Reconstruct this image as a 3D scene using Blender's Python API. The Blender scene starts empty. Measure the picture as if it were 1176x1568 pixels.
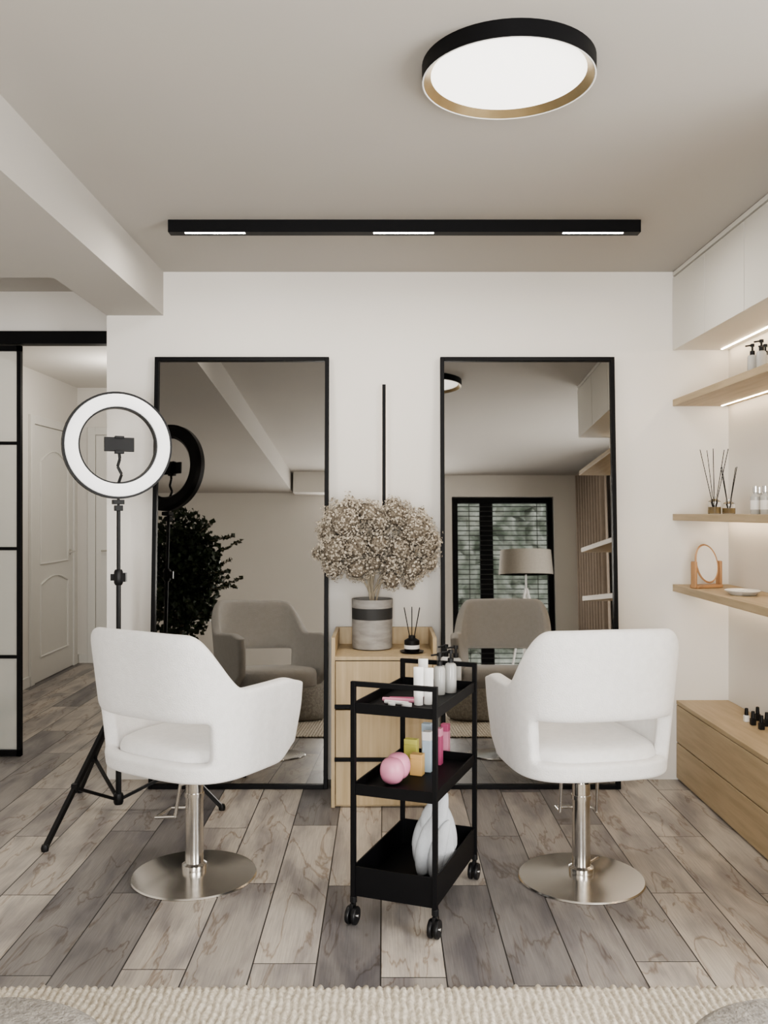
import bpy, math, random
from mathutils import Vector, Matrix
random.seed(4)
scene = bpy.context.scene
try:
    scene.view_settings.view_transform='AgX'; scene.view_settings.look='AgX - Medium High Contrast'
except Exception as ex: print(ex)
F=1372.0; CH=1.37
def PZ(px,py,z):
    d=(CH-z)*F/(py-784); return ((px-588)/F*d, d, z)

# ---------------- materials ----------------
def mat(name, col, rough=0.5, metal=0.0, noise=0.0, nscale=8.0, bump=0.0, bscale=60.0, emit=None, es=0.0, trans=0.0, alpha=1.0, sheen=0.0, stretch=None, col2=None, spec=None):
    m=bpy.data.materials.new(name); m.use_nodes=True
    nt=m.node_tree; b=nt.nodes['Principled BSDF']
    b.inputs['Base Color'].default_value=(*col,1); b.inputs['Roughness'].default_value=rough
    b.inputs['Metallic'].default_value=metal
    if spec is not None: b.inputs['Specular IOR Level'].default_value=spec
    if sheen: b.inputs['Sheen Weight'].default_value=sheen
    if trans: b.inputs['Transmission Weight'].default_value=trans
    if alpha<1: b.inputs['Alpha'].default_value=alpha
    if emit: b.inputs['Emission Color'].default_value=(*emit,1); b.inputs['Emission Strength'].default_value=es
    tc=nt.nodes.new('ShaderNodeTexCoord'); src=tc.outputs['Object']
    if stretch:
        mp=nt.nodes.new('ShaderNodeMapping'); mp.inputs['Scale'].default_value=stretch
        nt.links.new(src,mp.inputs[0]); src=mp.outputs[0]
    if noise>0 or col2:
        n=nt.nodes.new('ShaderNodeTexNoise'); n.inputs['Scale'].default_value=nscale; n.inputs['Detail'].default_value=5
        nt.links.new(src,n.inputs['Vector'])
        r=nt.nodes.new('ShaderNodeValToRGB')
        c2=col2 or tuple(max(0,c*(1-noise)) for c in col)
        r.color_ramp.elements[0].position=0.35; r.color_ramp.elements[1].position=0.65
        r.color_ramp.elements[0].color=(*c2,1); r.color_ramp.elements[1].color=(*col,1)
        nt.links.new(n.outputs['Fac'],r.inputs[0]); nt.links.new(r.outputs[0],b.inputs['Base Color'])
    if bump>0:
        n=nt.nodes.new('ShaderNodeTexNoise'); n.inputs['Scale'].default_value=bscale; n.inputs['Detail'].default_value=3
        nt.links.new(src,n.inputs['Vector'])
        bp=nt.nodes.new('ShaderNodeBump'); bp.inputs['Strength'].default_value=bump; bp.inputs['Distance'].default_value=0.01
        nt.links.new(n.outputs['Fac'],bp.inputs['Height']); nt.links.new(bp.outputs[0],b.inputs['Normal'])
    return m
M={}
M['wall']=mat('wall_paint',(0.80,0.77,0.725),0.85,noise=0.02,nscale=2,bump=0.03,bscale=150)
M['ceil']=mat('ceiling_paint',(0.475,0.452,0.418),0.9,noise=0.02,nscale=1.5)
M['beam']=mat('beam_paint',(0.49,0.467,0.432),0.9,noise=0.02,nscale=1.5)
M['trim']=mat('white_trim',(0.78,0.765,0.725),0.5,noise=0.01)
M['cab']=mat('cabinet_lacquer',(0.74,0.72,0.67),0.5,noise=0.02,nscale=2)
M['black']=mat('black_metal',(0.004,0.004,0.005),0.5,noise=0.1,nscale=30,spec=0.2)
M['blackp']=mat('black_plastic',(0.008,0.008,0.009),0.4,noise=0.1,nscale=30,spec=0.35)
M['mirror']=mat('mirror_glass',(0.345,0.335,0.318),0.015,metal=1.0,noise=0.01,nscale=1)
M['clearm']=mat('vanity_mirror_glass',(0.85,0.85,0.85),0.02,metal=1.0)
M['vface']=mat('vanity_mirror_face',(0.78,0.77,0.75),0.12,noise=0.05,nscale=10)
M['chrome']=mat('brushed_chrome',(0.70,0.68,0.65),0.2,metal=1.0,noise=0.06,nscale=6,stretch=(1,1,12))
M['gold']=mat('brushed_gold',(0.55,0.44,0.27),0.35,metal=1.0,noise=0.1,nscale=20)
M['oakY']=mat('oak_y',(0.47,0.37,0.24),0.5,nscale=5,col2=(0.39,0.30,0.185),stretch=(7,0.7,9),bump=0.03)
M['oakZ']=mat('oak_z',(0.53,0.415,0.26),0.5,nscale=5,col2=(0.44,0.335,0.20),stretch=(9,9,0.6),bump=0.03)
M['oakD']=mat('orange_beech',(0.50,0.29,0.15),0.5,noise=0.15,nscale=12)
M['chair']=mat('white_velvet_boucle',(0.83,0.82,0.81),1.0,noise=0.05,nscale=40,bump=0.35,bscale=220,sheen=0.2)
M['white']=mat('white_ceramic',(0.82,0.81,0.79),0.35,noise=0.02)
M['glass']=mat('clear_glass',(0.92,0.92,0.9),0.03,trans=1.0)
M['amber']=mat('amber_liquid',(0.55,0.42,0.22),0.15,noise=0.1,trans=0.5)
M['frost']=mat('frosted_bottle',(0.60,0.60,0.58),0.2,noise=0.05,trans=0.25)
M['pink']=mat('pink_plastic',(0.80,0.33,0.46),0.4,noise=0.12,nscale=12)
M['hot']=mat('magenta_card',(0.50,0.10,0.21),0.5,noise=0.1)
M['orange']=mat('orange_card',(0.66,0.42,0.16),0.5,noise=0.1)
M['yellow']=mat('yellow_card',(0.60,0.56,0.14),0.5,noise=0.1)
M['blue']=mat('pale_blue_card',(0.46,0.56,0.64),0.5,noise=0.05)
M['towel']=mat('grey_towel',(0.52,0.54,0.565),0.9,noise=0.14,nscale=14,bump=0.2,bscale=180)
M['pouf']=mat('greige_boucle',(0.42,0.395,0.36),0.95,noise=0.35,nscale=60,bump=0.7,bscale=120)
M['conc']=mat('grey_marble',(0.36,0.345,0.33),0.6,nscale=6,col2=(0.25,0.24,0.225),stretch=(2,2,6))
M['band']=mat('charcoal_band',(0.035,0.035,0.035),0.6,noise=0.2)
M['soil']=mat('soil',(0.05,0.035,0.025),0.95,noise=0.4,nscale=40)
M['bark']=mat('branch_bark',(0.42,0.36,0.27),0.8,noise=0.3,nscale=30)
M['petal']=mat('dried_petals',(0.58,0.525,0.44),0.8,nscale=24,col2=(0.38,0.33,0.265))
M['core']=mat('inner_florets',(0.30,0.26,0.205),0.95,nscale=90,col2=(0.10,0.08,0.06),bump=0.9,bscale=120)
M['leaf']=mat('dark_leaves',(0.035,0.06,0.025),0.5,noise=0.5,nscale=14)
M['curtain']=mat('taupe_curtain',(0.34,0.28,0.23),0.9,noise=0.1,nscale=20)
M['shade']=mat('lamp_shade_linen',(0.36,0.33,0.29),0.9,noise=0.08,nscale=50)
M['paneg']=mat('frosted_pane',(0.72,0.73,0.69),0.35,noise=0.01,alpha=0.35)
M['led']=mat('led_warm',(1,0.9,0.7),0.5,emit=(1.0,0.82,0.60),es=28)
M['ledtrack']=mat('led_track',(1,0.95,0.85),0.5,emit=(1.0,0.94,0.84),es=30)
M['ledbar']=mat('led_wallbar',(1,0.95,0.85),0.5,emit=(1.0,0.80,0.66),es=3.5)
M['panel']=mat('lamp_diffuser',(0.9,0.88,0.84),0.5,emit=(1.0,0.965,0.915),es=2.0)
M['ring']=mat('ring_diffuser',(0.9,0.9,0.9),0.5,noise=0.01,emit=(1,1,1),es=0.5)
M['hedge']=mat('hedge_leaves',(0.60,0.62,0.55),0.9,nscale=3.5,col2=(0.20,0.23,0.18))
M['blind']=mat('blind_slats',(0.04,0.04,0.04),0.6,noise=0.1)

# floor planks
def floor_mat():
    m=bpy.data.materials.new('grey_oak_planks'); m.use_nodes=True; nt=m.node_tree; N=nt.nodes; L=nt.links
    b=N['Principled BSDF']
    tc=N.new('ShaderNodeTexCoord'); sp=N.new('ShaderNodeSeparateXYZ'); L.new(tc.outputs['Object'],sp.inputs[0])
    def mth(op,a,c=None,d=None):
        n=N.new('ShaderNodeMath'); n.operation=op
        for i,v in enumerate((a,c,d)):
            if v is None: continue
            if isinstance(v,(int,float)): n.inputs[i].default_value=v
            else: L.new(v,n.inputs[i])
        return n.outputs[0]
    u=mth('DIVIDE',mth('ADD',sp.outputs[0],0.01),0.194)
    col=mth('FLOOR',u); fu=mth('FRACT',u)
    par=mth('MODULO',mth('ADD',col,100.0),2.0)
    wn=N.new('ShaderNodeTexWhiteNoise'); wn.noise_dimensions='1D'; L.new(col,wn.inputs['W'])
    off=mth('ADD',mth('MULTIPLY',par,-0.58),mth('MULTIPLY',mth('SUBTRACT',wn.outputs['Value'],0.5),0.16))
    v=mth('DIVIDE',mth('ADD',mth('SUBTRACT',sp.outputs[1],2.65-12),off),1.2)
    row=mth('FLOOR',v); fv=mth('FRACT',v)
    cb=N.new('ShaderNodeCombineXYZ'); L.new(col,cb.inputs[0]); L.new(row,cb.inputs[1])
    wn2=N.new('ShaderNodeTexWhiteNoise'); wn2.noise_dimensions='2D'; L.new(cb.outputs[0],wn2.inputs['Vector'])
    pr=wn2.outputs['Value']
    eu=mth('MINIMUM',fu,mth('SUBTRACT',1.0,fu)); ev=mth('MINIMUM',fv,mth('SUBTRACT',1.0,fv))
    gu=mth('LESS_THAN',eu,0.011); gv=mth('LESS_THAN',ev,0.0016)
    gap=mth('MAXIMUM',gu,gv)
    cx=N.new('ShaderNodeCombineXYZ')
    L.new(mth('ADD',sp.outputs[0],mth('MULTIPLY',pr,37.0)),cx.inputs[0]); L.new(mth('ADD',sp.outputs[1],mth('MULTIPLY',pr,91.0)),cx.inputs[1])
    def noise(scl,sc,det,dist=0.0):
        mp=N.new('ShaderNodeMapping'); mp.inputs['Scale'].default_value=scl; L.new(cx.outputs[0],mp.inputs[0])
        n=N.new('ShaderNodeTexNoise'); n.inputs['Scale'].default_value=sc; n.inputs['Detail'].default_value=det; n.inputs['Distortion'].default_value=dist
        L.new(mp.outputs[0],n.inputs['Vector']); return n.outputs['Fac']
    base=N.new('ShaderNodeValToRGB'); L.new(pr,base.inputs[0])
    e=base.color_ramp.elements; e[0].color=(0.185,0.176,0.178,1); e[1].color=(0.53,0.49,0.445,1); e[1].position=1.0
    x=e.new(0.22); x.color=(0.25,0.238,0.236,1); x=e.new(0.42); x.color=(0.37,0.345,0.325,1); x=e.new(0.6); x.color=(0.46,0.428,0.392,1)
    p=noise((5,1.2,1),1.8,5,0.4); pr2=N.new('ShaderNodeValToRGB'); L.new(p,pr2.inputs[0])
    pr2.color_ramp.elements[0].position=0.36; pr2.color_ramp.elements[0].color=(0.58,0.57,0.60,1)
    pr2.color_ramp.elements[1].position=0.58; pr2.color_ramp.elements[1].color=(1.12,1.10,1.06,1)
    mx=N.new('ShaderNodeMixRGB'); mx.blend_type='MULTIPLY'; mx.inputs[0].default_value=0.85; L.new(base.outputs[0],mx.inputs[1]); L.new(pr2.outputs[0],mx.inputs[2])
    ve=noise((4.6,1.0,1),1.6,5,0.5); vb=mth('ABSOLUTE',mth('SUBTRACT',ve,0.52)); 
    vr=N.new('ShaderNodeValToRGB'); L.new(vb,vr.inputs[0])
    vr.color_ramp.elements[0].position=0.0; vr.color_ramp.elements[0].color=(0.55,0.46,0.39,1)
    vr.color_ramp.elements[1].position=0.016; vr.color_ramp.elements[1].color=(1,1,1,1)
    mx2=N.new('ShaderNodeMixRGB'); mx2.blend_type='MULTIPLY'; mx2.inputs[0].default_value=0.75; L.new(mx.outputs[0],mx2.inputs[1]); L.new(vr.outputs[0],mx2.inputs[2])
    g=noise((55,1.6,1),4,5); gr=N.new('ShaderNodeValToRGB'); L.new(g,gr.inputs[0])
    gr.color_ramp.elements[0].position=0.3; gr.color_ramp.elements[0].color=(0.80,0.79,0.785,1); gr.color_ramp.elements[1].position=0.65; gr.color_ramp.elements[1].color=(1.05,1.05,1.05,1)
    mx3=N.new('ShaderNodeMixRGB'); mx3.blend_type='MULTIPLY'; mx3.inputs[0].default_value=0.8; L.new(mx2.outputs[0],mx3.inputs[1]); L.new(gr.outputs[0],mx3.inputs[2])
    mx4=N.new('ShaderNodeMixRGB'); L.new(gap,mx4.inputs[0]); L.new(mx3.outputs[0],mx4.inputs[1]); mx4.inputs[2].default_value=(0.03,0.027,0.025,1)
    L.new(mx4.outputs[0],b.inputs['Base Color']); b.inputs['Roughness'].default_value=0.42
    bp=N.new('ShaderNodeBump'); bp.inputs['Strength'].default_value=0.3; bp.inputs['Distance'].default_value=0.004
    L.new(mth('SUBTRACT',mth('MULTIPLY',g,0.4),gap),bp.inputs['Height']); L.new(bp.outputs[0],b.inputs['Normal'])
    return m
M['floor']=floor_mat()
M['rug']=mat('woven_jute',(0.80,0.74,0.64),0.95,nscale=70,col2=(0.54,0.48,0.39),bump=0.5,bscale=260)

# ---------------- mesh builder ----------------
def grp(name,loc=(0,0,0),rz=0.0):
    e=bpy.data.objects.new(name,None); scene.collection.objects.link(e); e.location=loc; e.rotation_euler=(0,0,rz); e.empty_display_size=0.1
    return e
class MB:
    def __init__(s): s.v=[];s.f=[];s.m=[];s.mats=[]
    def mi(s,m):
        if m not in s.mats: s.mats.append(m)
        return s.mats.index(m)
    def add(s,vs,fs,m,T=None):
        o=len(s.v); k=s.mi(m)
        for p in vs:
            p=Vector(p); s.v.append(tuple(T@p) if T is not None else tuple(p))
        for f in fs: s.f.append([o+i for i in f]); s.m.append(k)
        return s
    def box(s,a,b,m,T=None):
        x0,y0,z0=a;x1,y1,z1=b
        vs=[(x0,y0,z0),(x1,y0,z0),(x1,y1,z0),(x0,y1,z0),(x0,y0,z1),(x1,y0,z1),(x1,y1,z1),(x0,y1,z1)]
        return s.add(vs,[(0,3,2,1),(4,5,6,7),(0,1,5,4),(1,2,6,5),(2,3,7,6),(3,0,4,7)],m,T)
    def lathe(s,prof,m,c=(0,0,0),seg=32,T=None,sx=1,sy=1):
        vs=[];fs=[];n=len(prof)
        for r,z in prof:
            for i in range(seg):
                a=2*math.pi*i/seg; vs.append((c[0]+r*math.cos(a)*sx,c[1]+r*math.sin(a)*sy,c[2]+z))
        for j in range(n-1):
            for i in range(seg):
                k=(i+1)%seg; fs.append((j*seg+i,j*seg+k,(j+1)*seg+k,(j+1)*seg+i))
        if prof[0][0]>1e-5: fs.append(tuple(reversed(range(seg))))
        if prof[-1][0]>1e-5: fs.append(tuple((n-1)*seg+i for i in range(seg)))
        return s.add(vs,fs,m,T)
    def ring(s,prof,m,c=(0,0,0),seg=64,T=None):
        vs=[];fs=[];n=len(prof)
        for r,z in prof:
            for i in range(seg):
                a=2*math.pi*i/seg; vs.append((c[0]+r*math.cos(a),c[1]+r*math.sin(a),c[2]+z))
        for j in range(n):
            j2=(j+1)%n
            for i in range(seg):
                k=(i+1)%seg; fs.append((j*seg+i,j*seg+k,j2*seg+k,j2*seg+i))
        return s.add(vs,fs,m,T)
    def rod(s,p,q,r,m,seg=10,r2=None,T=None):
        p=Vector(p);q=Vector(q);d=q-p;L=d.length
        R=d.to_track_quat('Z','Y').to_matrix().to_4x4(); X=Matrix.Translation(p)@R
        if T is not None: X=T@X
        return s.lathe([(r,0),(r if r2 is None else r2,L)],m,seg=seg,T=X)
    def bar(s,p,q,w,m):
        p=Vector(p);q=Vector(q);d=q-p
        R=d.to_track_quat('Z','Y').to_matrix().to_4x4(); X=Matrix.Translation(p)@R
        return s.box((-w/2,-w/2,-w/2),(w/2,w/2,d.length+w/2),m,X)
    def build(s,name,parent=None,bevel=0,smooth=35,sub=0):
        me=bpy.data.meshes.new(name); me.from_pydata(s.v,[],s.f)
        for k in s.mats: me.materials.append(M[k])
        me.polygons.foreach_set('material_index',s.m)
        if smooth:
            me.polygons.foreach_set('use_smooth',[True]*len(me.polygons)); me.set_sharp_from_angle(angle=math.radians(smooth))
        me.update()
        o=bpy.data.objects.new(name,me); scene.collection.objects.link(o)
        if parent: o.parent=parent
        if bevel:
            b=o.modifiers.new('bevel','BEVEL'); b.width=bevel; b.segments=3; b.limit_method='ANGLE'; b.angle_limit=math.radians(50)
        if sub:
            b=o.modifiers.new('sub','SUBSURF'); b.levels=sub; b.render_levels=sub
        return o
def box(name,a,b,m,parent=None,bevel=0): return MB().box(a,b,m).build(name,parent,bevel)
def pipe(name,pts,r,m,parent=None,cyclic=False):
    c=bpy.data.curves.new(name,'CURVE'); c.dimensions='3D'; c.bevel_depth=r; c.bevel_resolution=3; c.use_fill_caps=True
    sp=c.splines.new('BEZIER'); sp.bezier_points.add(len(pts)-1)
    for b,p in zip(sp.bezier_points,pts): b.co=p; b.handle_left_type='AUTO'; b.handle_right_type='AUTO'
    sp.use_cyclic_u=cyclic
    c.materials.append(M[m]); o=bpy.data.objects.new(name,c); scene.collection.objects.link(o)
    if parent: o.parent=parent
    return o

WY=4.59; RX=1.765; CZ=2.6; BY=-2.0; LX=-2.9; RX2=2.4; BX0=-1.42; BX1=-1.13; BZ=2.377
# ---------------- room shell ----------------
box('floor',(-3.3,BY-0.15,-0.1),(RX2+0.15,8.4,0),'floor')
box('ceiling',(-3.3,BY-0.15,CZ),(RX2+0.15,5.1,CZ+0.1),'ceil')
box('wall_north',(BX0,WY,0),(RX+0.15,4.93,CZ),'wall')
box('wall_east',(RX,2.1,0),(RX+0.15,WY,CZ),'wall')
box('wall_east_return',(RX+0.15,2.1,0),(RX2+0.15,2.25,CZ),'wall')
b=MB(); y0,y1=0.0,1.8
b.box((RX2,BY,0),(RX2+0.15,y0,CZ),'wall').box((RX2,y1,0),(RX2+0.15,2.1,CZ),'wall').box((RX2,y0,2.35),(RX2+0.15,y1,CZ),'wall').box((RX2,y0,0),(RX2+0.15,y1,0.15),'wall')
b.build('wall_east_window_side')
b=MB()
for x0,x1,z0,z1 in [(-3.05,-0.66,0,CZ),(-0.66,0.66,0,0.15),(-0.66,0.66,2.33,CZ),(0.66,0.84,0,CZ),(0.84,2.1,2.33,CZ),(2.1,2.55,0,CZ)]:
    b.box((x0,BY-0.15,z0),(x1,BY,z1),'wall')
b.build('wall_south')
box('wall_west',(LX-0.15,BY,0),(LX,5.0,CZ),'wall')
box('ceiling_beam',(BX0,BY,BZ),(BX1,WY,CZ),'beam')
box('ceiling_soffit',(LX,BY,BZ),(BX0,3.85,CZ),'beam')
# bulkhead seen in the left mirror
box('ceiling_bulkhead',(-1.10,BY,2.345),(-0.25,BY+0.28,CZ),'wall')
DY=5.02
box('wall_door_header',(LX,DY-0.02,2.38),(BX0,DY+0.12,CZ),'wall')
box('wall_hall_west',(-2.94,5.14,0),(-2.79,8.25,2.5),'wall')
box('wall_hall_north',(-2.79,8.15,0),(-0.9,8.3,2.5),'wall')
box('wall_hall_east',(-1.05,5.14,0),(-0.9,8.15,2.5),'wall')
box('wall_hall_south',(BX0,4.94,0),(-0.9,5.12,2.5),'wall')
box('ceiling_hall',(-3.0,5.14,2.5),(-0.85,8.3,2.58),'wall')
b=MB(); b.box((-2.79,5.2,0),(-2.775,7.02,0.08),'trim').box((-2.79,8.09,0),(-2.775,8.15,0.08),'trim').box((-2.77,8.135,0),(-1.05,8.15,0.08),'trim'); b.build('baseboard_hall')
e=grp('door_1',(-2.79,7.1,0))
b=MB(); b.box((0,-0.07,0),(0.025,0,2.14),'trim').box((0,0.90,0),(0.025,0.97,2.14),'trim').box((0,0,2.07),(0.025,0.90,2.14),'trim'); b.build('frame',e,0.004)
b=MB(); b.box((0,0.003,0.005),(0.012,0.897,2.065),'trim'); b.build('leaf',e)
def arch(y0,y1,z0,z1,h):
    pts=[(0.016,y0,z0),(0.016,y1,z0)]
    for i in range(9):
        t=i/8; pts.append((0.016,y1+(y0-y1)*t,z1+h*math.sin(math.pi*t)))
    return pts
for i,(z0,z1,h) in enumerate([(0.95,1.78,0.10),(0.2,0.78,0.06)]):
    p=arch(0.14,0.76,z0,z1,h); bb=MB()
    for k in range(len(p)): bb.rod(p[k],p[(k+1)%len(p)],0.008,'trim',seg=6)
    bb.build('panel_moulding_%d'%(i+1),e)
MB().lathe([(0.025,0),(0.025,0.008)],'chrome',T=Matrix.Translation((0.012,0.82,1.02))@Matrix.Rotation(math.pi/2,4,'Y')).rod((0.02,0.82,1.02),(0.06,0.82,1.02),0.008,'chrome').rod((0.055,0.82,1.02),(0.055,0.70,1.02),0.008,'chrome').build('handle',e)
e=grp('door_2',(-2.62,8.15,0))
b=MB(); b.box((-0.07,-0.025,0),(0,0,2.14),'trim').box((0.8,-0.025,0),(0.87,0,2.14),'trim').box((0,-0.025,2.07),(0.8,0,2.14),'trim').box((0.003,-0.012,0.005),(0.797,0,2.065),'trim'); b.build('leaf_and_frame',e,0.003)
MB().rod((0.07,-0.01,1.02),(0.07,-0.06,1.02),0.008,'chrome').rod((0.07,-0.055,1.02),(0.19,-0.055,1.02),0.008,'chrome').build('handle',e)
e=grp('sliding_glass_door',(0,DY,0))
xr=-2.03; xl=-2.88
b=MB(); w=0.022
b.box((xr-w,-0.015,0.005),(xr,0.015,2.30),'black').box((xl,-0.015,0.005),(xl+w,0.015,2.30),'black').box((xl,-0.015,0.005),(xr,0.015,0.04),'black').box((xl,-0.015,2.27),(xr,0.015,2.30),'black')
for z in (1.755,1.165,0.56): b.box((xl+w,-0.012,z-0.009),(xr-w,0.012,z+0.009),'black')
b.build('frame',e)
MB().box((xl+w,-0.003,0.04),(xr-w,0.003,2.27),'paneg').build('glass_panes',e)
box('sliding_door_rail',(LX+0.005,DY-0.045,2.305),(BX0-0.005,DY+0.03,2.375),'black')

def window(name,loc,w,h,blinds,rz=0,mull=1):
    e=grp(name,loc,rz); b=MB(); t=0.07
    b.box((-w/2,0,0),(-w/2+t,0.07,h),'black').box((w/2-t,0,0),(w/2,0.07,h),'black').box((-w/2+t,0,0),(w/2-t,0.07,t),'black').box((-w/2+t,0,h-t),(w/2-t,0.07,h),'black')
    for i in range(mull):
        x=-w/2+w*(i+1)/(mull+1); x-= 0.2 if blinds else 0
        b.box((x-0.08,0,t),(x+0.08,0.07,h-t),'black')
    b.build('frame',e,0.003)
    if blinds:
        b=MB()
        for i in range(int(h/0.06)-2):
            z=0.1+i*0.06; b.box((-w/2+t,0.08,z),(w/2-t,0.105,z+0.009),'blind')
        for x in (-0.42,0.42): b.box((x,0.09,0.08),(x+0.008,0.095,h-0.07),'blind')
        b.build('blinds',e)
    return e
window('added_fill_window',(0,BY-0.1,0.155),1.30,2.17,False)  # made-up window behind the camera, outside both mirror views, holds the front fill
window('window_2',(1.47,BY-0.12,0.005),1.25,2.32,True)
window('window_3',(RX2+0.04,0.9,0.155),1.78,2.19,False,rz=-math.pi/2)
b=MB(); vs=[];fs=[]; nx,nz=60,30
for j in range(nz+1):
    for i in range(nx+1):
        vs.append((-1.0+7*i/nx,-5.2+random.uniform(-0.15,0.15),-0.3+3.2*j/nz+random.uniform(-.05,.05)))
for j in range(nz):
    for i in range(nx):
        a=j*(nx+1)+i; fs.append((a,a+1,a+nx+2,a+nx+1))
b.add(vs,fs,'hedge').build('garden_hedge')
def curtain(name,x,y0,y1,z0,z1):
    vs=[];fs=[];n=120
    for i in range(n+1):
        y=y0+(y1-y0)*i/n; dx=0.035*math.sin(i*0.55)
        vs+= [(x+dx,y,z0),(x+dx*0.8,y,z1)]
    for i in range(n): fs.append((2*i,2*i+2,2*i+3,2*i+1))
    o=MB().add(vs,fs,'curtain').build(name); s=o.modifiers.new('s','SOLIDIFY'); s.thickness=0.006
curtain('curtain',2.28,-1.5,-0.15,0.02,2.5)

# ---------------- ceiling lamp ----------------
e=grp('round_ceiling_lamp',(0.342,2.467,CZ))
MB().ring([(0.2375,0),(0.2375,-0.044),(0.232,-0.044),(0.226,-0.03),(0.226,0)],'black').build('housing',e)
MB().ring([(0.2355,-0.0445),(0.2375,-0.0460),(0.2345,-0.047),(0.2325,-0.045)],'white').build('light_edge',e)
MB().ring([(0.232,-0.045),(0.212,-0.026),(0.212,-0.018),(0.232,-0.03)],'gold').build('gold_reflector',e)
MB().lathe([(0.0,-0.027),(0.213,-0.027),(0.213,-0.02),(0.0,-0.02)],'panel',seg=64).build('diffuser',e)
e=grp('linear_track_light',(0.086,3.79,CZ))
b=MB().box((-0.995,-0.022,-0.052),(0.995,0.03,0),'black'); b.build('housing',e,0.001)
b=MB(); trackx=[]
for px in (329,618,908):
    x=(px-588)/F*3.78-0.086; trackx.append(x+0.086); b.box((x-0.127,-0.014,-0.0528),(x+0.127,0.002,-0.052),'ledtrack')
b.build('led_inserts',e)
e=grp('vertical_wall_light',(0,WY,0))
MB().box((-0.009,-0.030,1.10),(0.009,-0.008,2.02),'black').build('bar',e,0.001)
MB().box((-0.003,-0.0075,1.11),(0.003,-0.001,2.01),'ledbar').build('led',e)

# ---------------- leaning mirrors ----------------
def mirror(name,cx,yb,yt,w=0.885,h=2.16):
    e=grp(name,(cx,yb,0.0)); tilt=math.atan2(yt-yb,h); e.rotation_euler=(-tilt,0,0)
    f=0.02; d=0.03
    b=MB(); b.box((-w/2,-d,0),(-w/2+f,0,h),'black').box((w/2-f,-d,0),(w/2,0,h),'black').box((-w/2+f,-d,0),(w/2-f,0,f),'black').box((-w/2+f,-d,h-f),(w/2-f,0,h),'black').box((-w/2+f,-0.008,f),(w/2-f,0,h-f),'black')
    b.build('frame',e,0.0015)
    MB().box((-w/2+f,-0.012,f),(w/2-f,-0.009,h-f),'mirror').build('glass',e)
mirror('leaning_floor_mirror',-0.722,4.452,4.579)
mirror('leaning_floor_mirror',0.728,4.452,4.579)

# ---------------- center oak cabinet ----------------
e=grp('oak_drawer_cabinet',(0,4.15,0))
b=MB(); W=0.245; D=0.42
b.box((-W,0.0,0),(-W+0.018,D,0.785),'oakZ').box((W-0.018,0.0,0),(W,D,0.785),'oakZ').box((-W+0.018,D-0.018,0),(W-0.018,D,0.785),'oakZ').box((-W+0.018,0.0,0.682),(W-0.018,D-0.018,0.70),'oakZ').box((-W+0.018,0.02,0.0),(W-0.018,D-0.02,0.05),'oakZ')
o=b.build('carcass',e,0.0015)
for v in o.data.vertices:
    if v.co.z>0.78 and v.co.y<0.01: v.co.y+=0.02
b=MB()
for z0,z1 in ((0.012,0.222),(0.228,0.452),(0.458,0.678)):
    b.box((-W+0.021,-0.0005,z0),(W-0.021,0.018,z1),'oakZ')
b.build('drawer_fronts',e,0.002)
b=MB()
for z in (0.225,0.455+0.015): b.box((-W+0.016,-0.013,z-0.009),(W-0.016,-0.001,z+0.009),'black')
b.build('handles',e,0.001)

cx,cy=-0.058,4.41
e=grp('potted_dried_hydrangea',(cx,cy,0.702))
b=MB(); b.lathe([(0.092,0),(0.098,0.004),(0.099,0.145)],'conc',seg=40)
b.lathe([(0.0995,0.145),(0.1002,0.20)],'band',seg=40)
b.lathe([(0.1002,0.20),(0.101,0.242),(0.093,0.242),(0.091,0.215),(0.0,0.215)],'conc',seg=40)
b.build('pot',e)
MB().lathe([(0.089,0.217),(0.0,0.222)],'soil').build('soil',e)
S=4.38/F
def pl(px,py,dy=0): return ((px-586)*S-cx,dy-0.03,CH-(py-784)*S-0.702)
clumps=[(528,798,38),(512,838,30),(546,832,32),(560,788,22),(580,800,24),(603,790,26),(632,812,34),(650,838,26),(616,843,28),(630,868,24),(597,884,18),(510,868,18),(543,868,22),(500,812,22),(655,860,16),(625,893,10),(574,858,18),(536,773,12),(600,773,12),(662,825,14),(488,850,10),(577,832,22),(602,862,18)]
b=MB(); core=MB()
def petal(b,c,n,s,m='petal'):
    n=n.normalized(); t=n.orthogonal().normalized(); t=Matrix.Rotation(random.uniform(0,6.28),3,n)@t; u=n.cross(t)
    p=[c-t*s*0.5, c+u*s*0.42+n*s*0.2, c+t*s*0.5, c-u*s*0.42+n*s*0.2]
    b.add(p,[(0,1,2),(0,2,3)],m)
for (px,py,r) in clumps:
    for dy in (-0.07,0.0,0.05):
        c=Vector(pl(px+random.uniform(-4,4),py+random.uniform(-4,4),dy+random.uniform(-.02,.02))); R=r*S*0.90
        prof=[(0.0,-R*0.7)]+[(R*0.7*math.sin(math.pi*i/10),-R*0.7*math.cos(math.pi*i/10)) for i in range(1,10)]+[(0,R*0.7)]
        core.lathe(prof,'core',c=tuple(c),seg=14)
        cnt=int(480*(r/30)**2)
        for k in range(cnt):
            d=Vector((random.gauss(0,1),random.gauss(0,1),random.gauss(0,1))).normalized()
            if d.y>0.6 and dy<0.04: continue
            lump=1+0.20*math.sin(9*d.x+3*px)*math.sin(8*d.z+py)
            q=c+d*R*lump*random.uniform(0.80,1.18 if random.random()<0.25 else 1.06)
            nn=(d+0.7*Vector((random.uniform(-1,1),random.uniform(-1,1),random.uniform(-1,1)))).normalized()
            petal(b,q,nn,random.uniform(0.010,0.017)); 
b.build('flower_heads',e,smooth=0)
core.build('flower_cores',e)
base=Vector((0,0,0.21))
stem=[(530,820),(550,840),(580,830),(610,850),(640,840),(597,880),(520,860),(560,800)]
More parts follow.
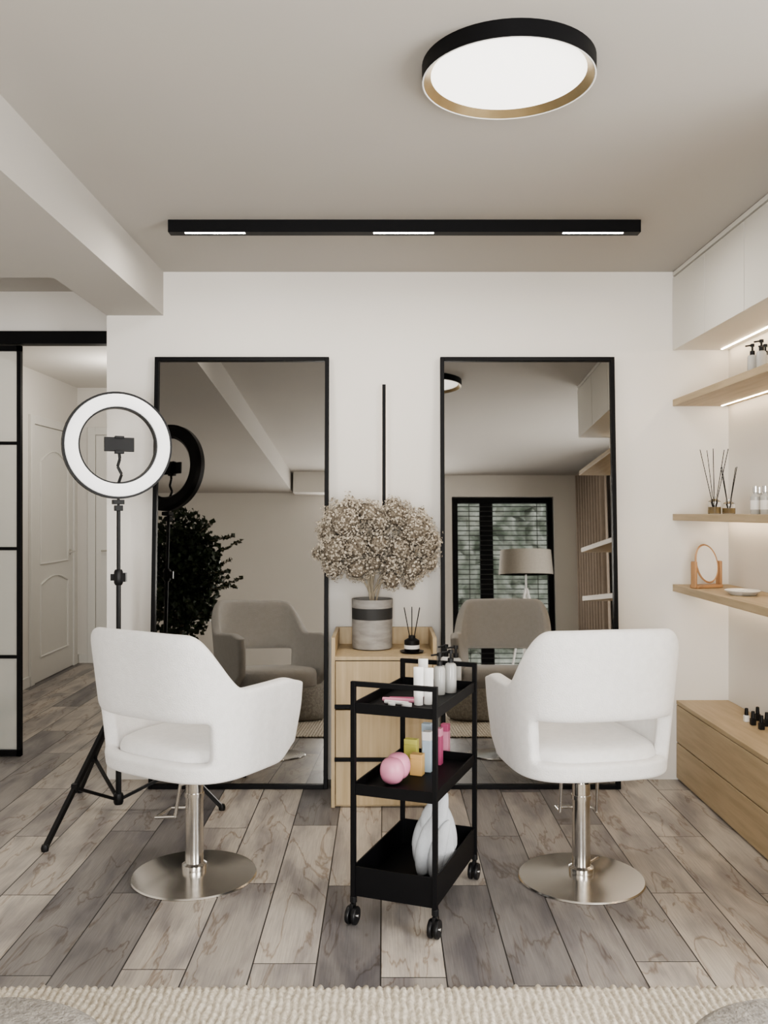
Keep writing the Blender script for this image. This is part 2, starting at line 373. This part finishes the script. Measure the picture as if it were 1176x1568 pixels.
for i,(px,py) in enumerate(stem):
    t=Vector(pl(px,py,random.uniform(-.03,.03)))
    mid=base+(t-base)*0.45+Vector((0,0,0.02)); mid.x*=0.6
    pipe('stem_%d'%i,[base+Vector((random.uniform(-.015,.015),random.uniform(-.015,.015),0)),mid,t],0.005,'bark',e)

def reed_diffuser(name,loc,r=0.03,h=0.06,mt='glass',liquid='amber',reed='black',rl=0.2,n=5,plate=False):
    e=grp(name,loc); b=MB()
    z=0
    if plate: b.lathe([(0,0),(0.05,0),(0.058,0.008),(0.05,0.006),(0,0.004)],'blackp'); z=0.006
    b.lathe([(0,z),(r*0.95,z),(r,z+0.004),(r,z+h*0.7),(r*0.45,z+h*0.85),(r*0.45,z+h),(r*0.3,z+h),(r*0.3,z+h*0.8)],mt)
    if liquid: b.lathe([(0,z+0.004),(r*0.9,z+0.004),(r*0.9,z+h*0.4),(0,z+h*0.4)],liquid)
    for i in range(n):
        a=6.28*i/n+0.5; tl=0.25
        b.rod((0,0,z+0.01),(math.cos(a)*rl*tl,math.sin(a)*rl*tl,z+h*0.5+rl),0.0018,reed,seg=6)
    b.build('diffuser',e)
    return e
rd=reed_diffuser('reed_diffuser',(0.133,4.27,0.7005),0.036,0.075,'blackp',None,'black',0.17,6,True)
b=MB(); b.lathe([(0.0365,0.02),(0.0372,0.02),(0.0372,0.038),(0.0365,0.038)],'white'); o=b.build('jar_label',rd)

# ---------------- salon chairs ----------------
def salon_chair(loc,rz,foot,fs_=1.0,sc=1.0,tp=0.968):
    e=grp('salon_armchair',(loc[0],loc[1],0),rz)
    a,bb,n=0.315*sc,0.295*sc,3.3; front=0.275; Z0=0.428
    path=[]
    for i in range(0,121):
        ph=math.pi/2*i/120
        path.append((a*abs(math.sin(ph))**(2/n), -bb*abs(math.cos(ph))**(2/n)))
    for i in range(1,31): path.append((a-0.012*(i/30)**2, front*i/30))
    L=[0]
    for i in range(1,len(path)): L.append(L[-1]+math.dist(path[i],path[i-1]))
    tot=L[-1]
    def at(s):
        s=max(0,min(tot,s))
        for i in range(1,len(L)):
            if L[i]>=s:
                t=(s-L[i-1])/max(1e-9,L[i]-L[i-1]); p,q=path[i-1],path[i]; return (p[0]+(q[0]-p[0])*t,p[1]+(q[1]-p[1])*t)
        return path[-1]
    NC=24; NR=12
    def sm(x): x=max(0,min(1,x)); return x*x*(3-2*x)
    vs=[];fs=[]
    zs=[Z0,0.451,0.476,0.496,0.545,0.595,0.638]
    for ci in range(-NC,NC+1):
        s=abs(ci)/NC*tot; x,y=at(s); x*= (1 if ci>=0 else -1)
        top=tp-(tp-0.753)*sm((s-0.235)/0.23)-0.005*min(1,(s/0.25)**2)
        fr=sm((s-(tot-0.11))/0.11)
        top-=0.03*fr
        bot=Z0+0.065*fr
        for ri in range(NR):
            if ri<7: z=zs[ri]
            else: z=0.638+(top-0.638)*(ri-6)/(NR-7)
            if fr>0: z=max(z,Z0)+ (bot-Z0)*(1-(z-Z0)/0.3)
            k=(z-Z0)
            X=x*(0.872+0.245*k); Y=y*((0.80+0.39*k) if y<0 else 1-0.16*max(0,1-k/0.2))
            vs.append((X,Y,z))
    nC=2*NC+1
    hole=0.288*sc
    for c in range(nC-1):
        sm_=abs((c-NC)+0.5)/NC*tot
        for r in range(NR-1):
            if 3<=r<6 and sm_<hole: continue
            i=c*NR+r; fs.append((i,i+NR,i+NR+1,i+1))
    o=MB().add(vs,fs,'chair').build('upholstered_shell',e,smooth=180)
    s=o.modifiers.new('solid','SOLIDIFY'); s.thickness=0.052; s.offset=-0.6; s.use_even_offset=False
    s=o.modifiers.new('sub','SUBSURF'); s.levels=2; s.render_levels=2
    def sl(z,k):
        pts=[]
        for i in range(40):
            t=2*math.pi*i/40; c_,s_=math.cos(t),math.sin(t)
            X=0.245*k*math.copysign(abs(c_)**0.55,c_); Y=0.26*k*math.copysign(abs(s_)**0.55,s_)+0.035
            pts.append((X,Y,z))
        return pts
    vs=[];fs=[]; lev=[(0.422,0.90),(0.426,0.97),(0.438,1.0),(0.505,1.0),(0.527,0.97),(0.538,0.88),(0.543,0.6),(0.545,0.3)]
    for z,k in lev: vs+=sl(z,k)
    for j in range(len(lev)-1):
        for i in range(40): fs.append((j*40+i,j*40+(i+1)%40,(j+1)*40+(i+1)%40,(j+1)*40+i))
    fs.append(tuple(reversed(range(40)))); fs.append(tuple((len(lev)-1)*40+i for i in range(40)))
    MB().add(vs,fs,'chair').build('seat_cushion',e,smooth=60)
    MB().box((-0.1,-0.1,0.408),(0.1,0.1,0.422),'blackp').lathe([(0.03,0.38),(0.05,0.40),(0.05,0.408)],'chrome').build('mount_plate',e,0.003)
    b=MB(); b.lathe([(0.0,0.0),(0.232,0.0),(0.234,0.004),(0.230,0.009),(0.18,0.014),(0.10,0.020),(0.052,0.026),(0.0,0.026)],'chrome',seg=72)
    b.build('round_base',e)
    b=MB(); b.lathe([(0.044,0.022),(0.046,0.03),(0.046,0.045),(0.034,0.052),(0.033,0.36),(0.027,0.365),(0.027,0.40)],'chrome',seg=32)
    b.build('hydraulic_column',e)
    MB().lathe([(0.035,0.30),(0.037,0.30),(0.037,0.315),(0.035,0.315)],'chrome').build('collar',e)
    f=grp('footrest_mount',(0,0,0),foot-rz); f.parent=e
    q=fs_
    b=MB(); pts=[(-0.03,0.0,0.36),(-0.068*q,0.03,0.355),(-0.07*q,0.05,0.235),(-0.07*q,0.13,0.225),(0.07*q,0.13,0.225),(0.07*q,0.05,0.235),(0.068*q,0.03,0.355),(0.03,0.0,0.36)]
    for p_,q_ in zip(pts[:-1],pts[1:]): b.rod(p_,q_,0.0065,'chrome')
    for p_ in pts[1:-1]: b.lathe([(0,-0.0065),(0.005,-0.004),(0.0066,0),(0.005,0.004),(0,0.0065)],'chrome',c=p_,seg=12)
    b.build('footrest_loop',f)
    pipe('pump_lever',[(0.03,0,0.06),(0.06,0.03,0.062),(0.075,0.05,0.058)],0.005,'chrome',f)
    return e
salon_chair((-0.715,3.38),math.radians(-31),math.radians(75),0.8,1.06,0.957)
salon_chair((0.737,3.35),math.radians(10),math.radians(0))

# ---------------- ring light on tripod ----------------
tx,ty=-1.20,4.05
e=grp('ring_light_tripod',(tx,ty,0)); b=MB()
feet=[(-1.37-tx,3.62-ty),(-0.745-tx,4.12-ty),(-1.485-tx,4.38-ty)]
b.rod((0,0,0.05),(0,0,0.62),0.013,'blackp').rod((0,0,0.6),(0,0,1.08),0.011,'blackp').rod((0,0,1.05),(0,0,1.38),0.009,'blackp')
b.lathe([(0.02,0.49),(0.024,0.50),(0.024,0.55),(0.02,0.56)],'blackp').lathe([(0.018,0.05),(0.022,0.06),(0.022,0.09),(0.018,0.10)],'blackp')
b.lathe([(0.015,1.04),(0.02,1.05),(0.02,1.10),(0.015,1.11)],'blackp').box((0.01,-0.012,1.055),(0.035,0.012,1.095),'blackp').box((-0.035,-0.006,1.06),(-0.01,0.006,1.09),'blackp')
for fx,fy in feet:
    t=Vector((fx,fy,0.012)); c=Vector((0,0,0.52)); d=(t-c)
    b.bar(c+d*0.04,t,0.018,'blackp'); mid=c+d*0.62
    b.bar((fx*0.03,fy*0.03,0.075),mid,0.013,'blackp')
    b.lathe([(0.014,-0.012),(0.016,0.0),(0.012,0.014)],'blackp',c=tuple(t))
    b.box((mid.x-.012,mid.y-.012,mid.z-.018),(mid.x+.012,mid.y+.012,mid.z+.018),'blackp')
b.build('tripod_stand',e)
a=math.radians(27); ZR=1.672
T=Matrix.Translation((0,0,ZR))@Matrix.Rotation(a,4,'Z')@Matrix.Rotation(math.pi/2,4,'X')
b=MB(); b.ring([(0.242,0.002),(0.243,-0.03),(0.225,-0.045),(0.180,-0.045),(0.166,-0.03),(0.168,0.002)],'blackp',T=T); b.build('ring_housing',e)
MB().ring([(0.233,0.001),(0.231,0.008),(0.222,0.012),(0.184,0.012),(0.176,0.008),(0.174,0.001)],'ring',T=T).build('ring_diffuser',e)
b=MB(); T2=Matrix.Translation((0,0,0))@Matrix.Rotation(a,4,'Z')
b.rod((0,0,1.36),(0,0.0,1.43),0.006,'blackp').box((-0.018,-0.014,1.375),(0.018,0.014,1.40),'blackp',T2).box((-0.025,-0.012,1.405),(0.025,0.03,1.425),'blackp',T2)
b.rod((0,0,1.50),(0.008,-0.01,1.53),0.005,'blackp',T=T2)
pts=[(0,0,1.50),(0.012,-0.01,1.54),(-0.006,-0.01,1.575),(0.004,-0.01,1.61),(0,-0.01,1.645)]
for p,q in zip(pts[:-1],pts[1:]): b.rod(p,q,0.0065,'blackp',T=T2)
b.box((-0.066,-0.022,1.642),(0.066,-0.012,1.706),'blackp',T2).box((-0.02,-0.03,1.632),(0.02,-0.006,1.648),'blackp',T2).box((-0.02,-0.03,1.70),(0.02,-0.006,1.712),'blackp',T2).box((-0.012,-0.012,1.64),(0.012,0.012,1.70),'blackp',T2)
b.build('phone_and_holder',e,0.002)

# ---------------- cart ----------------
rz=math.radians(-20.5)
e=grp('black_trolley_cart',(-0.102,2.988,0),rz); CW,CL=0.285,0.497
b=MB(); t=0.016
for x,y in ((0,0),(CW,0),(0,CL),(CW,CL)): b.box((x-t/2,y-t/2,0.085),(x+t/2,y+t/2,0.806),'black')
for y in (0,CL): b.box((t/2,y-t/2,0.79),(CW-t/2,y+t/2,0.806),'black')
b.build('frame',e,0.001)
def tray(z0,z1,nm,dz=0):
    b=MB(); k=0.006; h=0.003
    b.box((0,0,z0),(CW,CL,z0+0.006),'black')
    b.box((-h,-h,z0),(CW+h,h,z1),'black').box((-h,CL-h,z0),(CW+h,CL+h,z1),'black').box((-h,0,z0),(h,CL,z1),'black').box((CW-h,0,z0),(CW+h,CL,z1),'black')
    b.build(nm,e,0.0008)
tray(0.70,0.735,'top_tray'); tray(0.428,0.465,'middle_tray'); tray(0.092,0.19,'bottom_tray')
b=MB()
for x,y in ((0,0),(CW,0),(0,CL),(CW,CL)):
    b.rod((x,y,0.07),(x,y,0.09),0.012,'blackp')
    for sx in (-0.011,0.011):
        b.lathe([(0.012,-0.007),(0.028,-0.007),(0.030,-0.004),(0.030,0.004),(0.028,0.007),(0.012,0.007)],'blackp',T=Matrix.Translation((x+sx*1.0,y-0.008,0.030))@Matrix.Rotation(math.radians(90),4,'Y'),seg=24)
    b.rod((x-0.022,y-0.008,0.03),(x+0.022,y-0.008,0.03),0.006,'chrome')
    b.box((x-0.005,y-0.02,0.03),(x+0.005,y+0.012,0.07),'blackp')
b.build('casters',e,0.001)
Z1=0.7065; Z2=0.4345; Z3=0.0985
def pump_bottle(loc,r=0.022,h=0.10,body='frost',cap='blackp',rz=0,name='pump_bottle'):
    e=grp(name,loc,rz); b=MB()
    b.lathe([(0,0),(r*0.94,0),(r,0.004),(r,h*0.88),(r*0.8,h*0.96),(r*0.4,h),(0,h)],body,seg=24)
    b.build('body',e)
    b=MB(); b.lathe([(r*0.5,h),(r*0.5,h+0.016),(r*0.2,h+0.018),(r*0.2,h+0.034),(r*0.42,h+0.034),(r*0.42,h+0.046),(0,h+0.047)],cap,seg=16)
    b.rod((0,0,h+0.041),(-r*1.5,0,h+0.036),0.0035,cap,seg=8); b.build('pump',e)
def tube(loc,h=0.13,r=0.017,body='white',cap='white'):
    e=grp('cosmetic_tube',loc); b=MB(); b.lathe([(0,0),(r*0.9,0),(r*0.9,h*0.22)],cap,seg=20)
    b.lathe([(r,h*0.22),(r*1.02,h*0.4),(r*1.05,h*0.98),(r*1.0,h)],body,seg=20)
    o=b.build('tube',e)
    for v in o.data.vertices:
        k=max(0,(v.co.z/h-0.3)/0.7); v.co.y*=1-0.8*k
def cw(u,v,z): 
    c,s=math.cos(rz),math.sin(rz); return (-0.102+u*c-v*s,2.988+u*s+v*c,z)
tube(PZ(641,1079,Z1)); tube(PZ(656,1078,Z1),0.125); tube(PZ(648,1066,Z1),0.135,body='white',cap='pink')
pump_bottle(PZ(673,1063,Z1),0.021,0.105); pump_bottle(PZ(690,1060,Z1),0.022,0.11); pump_bottle(PZ(698,1046,Z1),0.022,0.10); pump_bottle(PZ(683,1044,Z1),0.021,0.10,body='white')
p=cw(0.10,0.17,Z1)
e=grp('nail_brush_set',(p[0],p[1],Z1+0.0008),rz+math.radians(8)); b=MB()
b.rod((-0.06,0.015,0.008),(0.055,0.005,0.008),0.007,'pink').rod((-0.045,-0.02,0.007),(0.04,-0.035,0.007),0.0065,'white').rod((-0.04,0.035,0.007),(0.05,0.045,0.007),0.006,'hot')
b.lathe([(0.0,0.0),(0.017,0.0),(0.018,0.012),(0.0,0.014)],'white',c=(0.04,-0.06,0)).lathe([(0.0,0.0),(0.012,0.0),(0.013,0.012),(0.0,0.014)],'white',c=(-0.012,-0.062,0)).box((-0.05,-0.01,0),(0.02,0.004,0.004),'white')
b.build('brushes_and_files',e)
p=PZ(605,1198,Z2); e=grp('pink_sponge_roll',(p[0],p[1],Z2),math.radians(20))
b=MB()
prof=[(0.0,-0.045)]+[(0.043*math.sin(math.pi*i/12)**0.7,-0.045*math.cos(math.pi*i/12)) for i in range(1,12)]+[(0,0.045)]
b.lathe(prof,'pink',c=(-0.014,-0.01,0.045),seg=28).lathe(prof,'pink',c=(0.016,0.012,0.053),seg=28); b.build('rolls',e)
def carton(name,loc,w,d,h,m,rzz=0.0,m2=None):
    e=grp(name,loc,rzz); b=MB(); b.box((-w/2,-d/2,0),(w/2,d/2,h*0.78),m).box((-w/2,-d/2,h*0.78),(w/2,d/2,h),m2 or m); b.build('carton',e,0.0015)
carton('cosmetic_carton',PZ(639,1186,Z2),0.045,0.035,0.075,'orange',rz)
carton('cosmetic_carton',PZ(630,1168,Z2),0.05,0.03,0.09,'yellow',rz)
carton('cosmetic_carton',PZ(655,1181,Z2),0.032,0.03,0.145,'blue',rz,'white')
carton('cosmetic_carton',PZ(654,1164,Z2),0.035,0.03,0.14,'white',rz,'blue')
carton('cosmetic_carton',PZ(671,1170,Z2),0.03,0.03,0.135,'hot',rz,'pink')
carton('cosmetic_carton',PZ(682,1158,Z2),0.03,0.03,0.125,'pink',rz,'hot')
def towel():
    loc=cw(0.192,0.26,Z3); e=grp('folded_grey_towel',loc,0.0)
    def lobe(nm,cx0,cy0,z0,h,R0,lean,sy,pk=0.38,fold=0.06,leany=0):
        vs=[];fs=[];nz,ns=22,32
        for j in range(nz+1):
            t=j/nz
            r=R0*(math.sin(math.pi/2*min(1,(t+0.12)/(pk+0.12)))**0.7 if t<pk else math.cos(math.pi/2*((t-pk)/(1-pk)))**0.5+0.03)
            for i in range(ns):
                a=6.283*i/ns; f=1+fold*math.sin(3*a+5*t)
                vs.append((cx0+r*f*math.cos(a)+lean*t*t,cy0+r*f*math.sin(a)*sy+leany*t,z0+h*t))
        for j in range(nz):
            for i in range(ns): fs.append((j*ns+i,j*ns+(i+1)%ns,(j+1)*ns+(i+1)%ns,(j+1)*ns+i))
        fs.append(tuple(reversed(range(ns)))); fs.append(tuple(nz*ns+i for i in range(ns)))
        MB().add(vs,fs,'towel').build(nm,e,smooth=180)
    lobe('towel_body',0,0,0,0.245,0.078,0.03,0.60)
    lobe('towel_fold_1',-0.036,-0.034,0.004,0.225,0.032,0.055,0.55,0.4,0.03)
    lobe('towel_fold_2',0.012,-0.03,0.10,0.195,0.030,0.035,0.5,0.45,0.03)
    lobe('towel_fold_3',0.006,-0.046,0.0,0.20,0.030,0.05,0.5,0.4,0.03)
    lobe('towel_fold_4',-0.014,-0.018,0.11,0.15,0.034,0.02,0.6,0.5,0.03)
    lobe('towel_fold_5',0.044,-0.034,0.0,0.19,0.030,0.01,0.5,0.4,0.03)
towel()

# ---------------- right side cabinetry ----------------
YE=2.3
e=grp('wall_cabinet',(0,0,0)); xf=1.478
MB().box((xf+0.018,YE,2.20),(RX-0.003,WY-0.003,2.585),'cab').build('carcass',e,0.001)
b=MB(); y=WY-0.004
ws=0.455
while y-ws>YE-0.1:
    b.box((xf,y-ws+0.006,2.197),(xf+0.017,y,2.566),'cab'); y-=ws
b.box((xf,y+0.003,2.576),(xf+0.02,WY-0.004,2.597),'cab')
b.build('cabinet_doors',e,0.001)
MB().box((1.716,YE+0.05,2.196),(1.723,WY-0.03,2.199),'led').build('led_strip',e)
for z0,z1,led in ((1.912,1.945,True),(1.327,1.360,False),(0.965,1.0,False)):
    e=grp('oak_wall_shelf',(0,0,z0))
    MB().box((xf,YE,0),(RX-0.002,WY-0.002,z1-z0),'oakY').build('board',e,0.002)
    MB().box((1.716,YE+0.05,-0.003),(1.723,WY-0.03,-0.0005),'led').build('led_strip',e)
e=grp('oak_drawer_unit',(0,0,0)); xd=1.497
b=MB(); b.box((xd+0.02,YE,0.0),(RX-0.002,WY-0.002,0.385),'oakY').box((xd,YE,0.387),(RX-0.002,WY-0.002,0.407),'oakY'); b.build('carcass',e,0.0015)
b=MB(); y=WY-0.004
while y-1.1>YE-0.2:
    b.box((xd,y-1.1+0.004,0.012),(xd+0.018,y,0.19),'oakY').box((xd,y-1.1+0.004,0.196),(xd+0.018,y,0.383),'oakY'); y-=1.14
b.build('drawer_fronts',e,0.002)
def SX(px,x): 
    return x*F/(px-588)
zt=1.3605
reed_diffuser('reed_diffuser',(1.60,SX(1094,1.60),zt),0.030,0.085,'glass','amber','black',0.27,5)
reed_diffuser('reed_diffuser',(1.66,SX(1116,1.66),zt),0.030,0.07,'glass','amber','black',0.19,4)
def label_bottle(loc,rzz=0.0):
    e=grp('glass_label_bottle',loc,rzz); b=MB()
    b.lathe([(0,0),(0.02,0),(0.021,0.004),(0.021,0.075),(0.010,0.088),(0.010,0.095),(0,0.095)],'frost',seg=24).lathe([(0.0125,0.095),(0.0125,0.12),(0,0.12)],'clearm',seg=20)
    b.lathe([(0.0215,0.02),(0.0215,0.06)],'white',seg=24); b.build('bottle',e)
for px,x in ((1157,1.60),(1172,1.62),(1163,1.69)): label_bottle((x,SX(px,x),zt))
pump_bottle((1.56,SX(1152,1.56),1.9455),0.02,0.09,body='frost'); pump_bottle((1.58,SX(1166,1.58),1.9455),0.021,0.10,body='frost'); pump_bottle((1.64,SX(1172,1.64),1.9455),0.02,0.10,body='frost')
e=grp('makeup_compact',(1.60,SX(1112,1.60),1.9455)); MB().lathe([(0,0),(0.026,0),(0.028,0.008),(0.026,0.018),(0,0.02)],'blackp').lathe([(0,0),(0.014,0),(0.014,0.04),(0,0.042)],'gold',c=(0.01,-0.06,0)).build('compact_and_lipstick',e)
x=1.575; e=grp('tabletop_vanity_mirror',(x,SX(1082,x),1.0005),math.radians(25))
b=MB(); b.box((-0.08,-0.03,0),(0.08,0.03,0.016),'oakD').box((-0.088,-0.016,0.0),(-0.073,0.016,0.13),'oakD').box((0.073,-0.016,0.0),(0.088,0.016,0.13),'oakD'); b.build('wood_stand',e,0.004)
T=Matrix.Translation((0,0,0.118))@Matrix.Rotation(math.radians(78),4,'X')
b=MB(); b.ring([(0.068,-0.007),(0.072,0),(0.068,0.007),(0.064,0.0)],'oakD',T=T@Matrix.Scale(1.35,4,(0,1,0)),seg=40); b.build('rim',e)
MB().lathe([(0,-0.002),(0.066,-0.002),(0.066,0.002),(0,0.002)],'vface',T=T@Matrix.Scale(1.35,4,(0,1,0)),seg=40).build('mirror_disc',e)
x=1.60; e=grp('oval_white_dish',(x,SX(1137,x),1.0005)); b=MB(); b.lathe([(0,0),(0.05,0),(0.075,0.02),(0.072,0.022),(0.048,0.006),(0,0.006)],'white',sy=1.2); b.build('dish',e)
MB().lathe([(0,0.0),(0.02,0.0),(0.022,0.012),(0,0.016)],'white',c=(0.0,0,0.0065)).build('soap',e)
for i,(px,py) in enumerate(((1143,1105),(1153,1110),(1166,1117),(1160,1103),(1174,1112))):
    p=PZ(px,py,0.4075)
    e=grp('nail_polish_bottle',p); MB().box((-0.011,-0.011,0),(0.011,0.011,0.03),'white' if i==0 else 'blackp').lathe([(0.009,0.03),(0.0075,0.062),(0,0.063)],'blackp').build('bottle',e,0.002)

# ---------------- rug ----------------
vs=[];fs=[]; nr=120; per=6; pitch=0.0215; x0=-pitch*nr/2; ny=170; yA,yB=0.3,2.565
cols=nr*per
for j in range(ny+1):
    y=yA+(yB-yA)*j/ny
    for i in range(cols+1):
        ph=(i%per)/per; r=i//per
        hh=0.006+0.010*abs(math.sin(math.pi*ph))*(0.72+0.28*math.sin(y*210+ r*2.4))
        vs.append((x0+pitch*i/per+0.0025*math.sin(y*60+r*1.3),y+(0.006*math.sin(r*1.9) if j==ny else 0),hh))
for j in range(ny):
    for i in range(cols):
        a=j*(cols+1)+i; fs.append((a,a+1,a+cols+2,a+cols+1))
o=MB().add(vs,fs,'rug').build('woven_jute_rug',None,smooth=180)
s=o.modifiers.new('s','SOLIDIFY'); s.thickness=0.005; s.offset=-1

# ---------------- poufs ----------------
for cx_ in (-0.72,0.77):
    e=grp('boucle_pouf',(cx_,1.48,0.017)); 
    prof=[(0,0),(0.22,0),(0.25,0.02),(0.265,0.06),(0.274,0.2),(0.272,0.38),(0.262,0.408),(0.240,0.422),(0.15,0.430),(0,0.433)]
    MB().lathe(prof,'pouf',seg=64).build('cushion_body',e,smooth=80)
    MB().ring([(0.262,0.375),(0.277,0.378),(0.274,0.386),(0.262,0.384)],'pouf').build('piping',e)

# ---------------- things seen in mirrors ----------------
e=grp('tripod_floor_lamp',(1.52,-0.6,0)); b=MB()
b.lathe([(0.29,1.30),(0.27,1.56),(0.267,1.56),(0.287,1.30)],'shade',seg=48); b.build('drum_shade',e)
b=MB(); b.rod((0,0,1.10),(0,0,1.50),0.01,'white')
for i in range(3):
    a=i*2.094+0.5; b.rod((0.01*math.cos(a),0.01*math.sin(a),1.15),(0.28*math.cos(a),0.28*math.sin(a),0.006),0.012,'white')
    b.rod((0,0,1.45),(0.27*math.cos(a),0.27*math.sin(a),1.45),0.004,'white')
b.build('stand',e)
e=grp('potted_olive_tree',(-1.58,2.0,0)); b=MB()
b.lathe([(0,0),(0.15,0),(0.18,0.4),(0.165,0.4),(0.16,0.37),(0,0.37)],'band'); b.rod((0,0,0.37),(0.02,0,1.2),0.02,'bark',r2=0.012); b.build('pot_and_trunk',e)
b=MB()
for k in range(5200):
    d=Vector((random.gauss(0,1),random.gauss(0,1),random.gauss(0,1))).normalized()*random.uniform(0.3,1.08)
    q=Vector((d.x*0.30,d.y*0.28,1.17+d.z*0.50)); n=Vector((random.gauss(0,1),random.gauss(0,1),random.gauss(0,1)))
    petal(b,q,n,random.uniform(0.035,0.06),'leaf')
for k in range(26):
    a=random.uniform(0,6.28); s0=Vector((0,0,random.uniform(0.8,1.4))); s1=s0+Vector((math.cos(a)*0.46,math.sin(a)*0.46,random.uniform(-0.2,0.3)))
    b.rod(s0,s1,0.004,'bark',seg=5)
    for j in range(18):
        q=s0+(s1-s0)*(0.4+0.6*j/17); petal(b,q,Vector((random.gauss(0,1),random.gauss(0,1),random.gauss(0,1))),0.05,'leaf')
b.build('foliage',e,smooth=0)

# ---------------- lights ----------------
def area(name,loc,rot,sx,sy,power,col=(1,1,1)):
    l=bpy.data.lights.new(name,'AREA'); l.shape='RECTANGLE'; l.size=sx; l.size_y=sy; l.energy=power; l.color=col
    o=bpy.data.objects.new(name,l); scene.collection.objects.link(o); o.location=loc; o.rotation_euler=rot; return o
area('front_fill_light',(0,BY-0.12,1.24),(math.radians(90),0,0),1.25,2.1,245,(1.0,0.985,0.96))  # added fill light for chair backs and north wall, in the made-up opening
area('daylight_window_3',(RX2+0.12,0.9,1.25),(math.radians(90),0,math.radians(90)),1.7,2.1,130,(1.0,0.985,0.96))
for x in trackx:
    area('track_led_light',(x,3.784,CZ-0.0545),(0,0,0),0.24,0.014,6.0,(1.0,0.94,0.86))
def point(name,loc,power,r=0.1,col=(1,0.93,0.82)):
    l=bpy.data.lights.new(name,'POINT'); l.energy=power; l.shadow_soft_size=r; l.color=col
    o=bpy.data.objects.new(name,l); scene.collection.objects.link(o); o.location=loc
point('hall_fill_light',(-1.9,6.7,2.2),15,0.15,(1,0.95,0.87))  # added point light to brighten the hall, no fixture behind it
w=bpy.data.worlds.new('world'); scene.world=w; w.use_nodes=True
bg=w.node_tree.nodes['Background']; bg.inputs[0].default_value=(0.92,0.96,1.0,1); bg.inputs[1].default_value=3.0

# ---------------- camera ----------------
c=bpy.data.cameras.new('camera'); co=bpy.data.objects.new('camera',c); scene.collection.objects.link(co)
co.location=(0,0,CH); co.rotation_euler=(math.pi/2,0,0); c.sensor_width=36; c.sensor_fit='AUTO'; c.lens=F/1568*36; c.clip_start=0.05
scene.camera=co
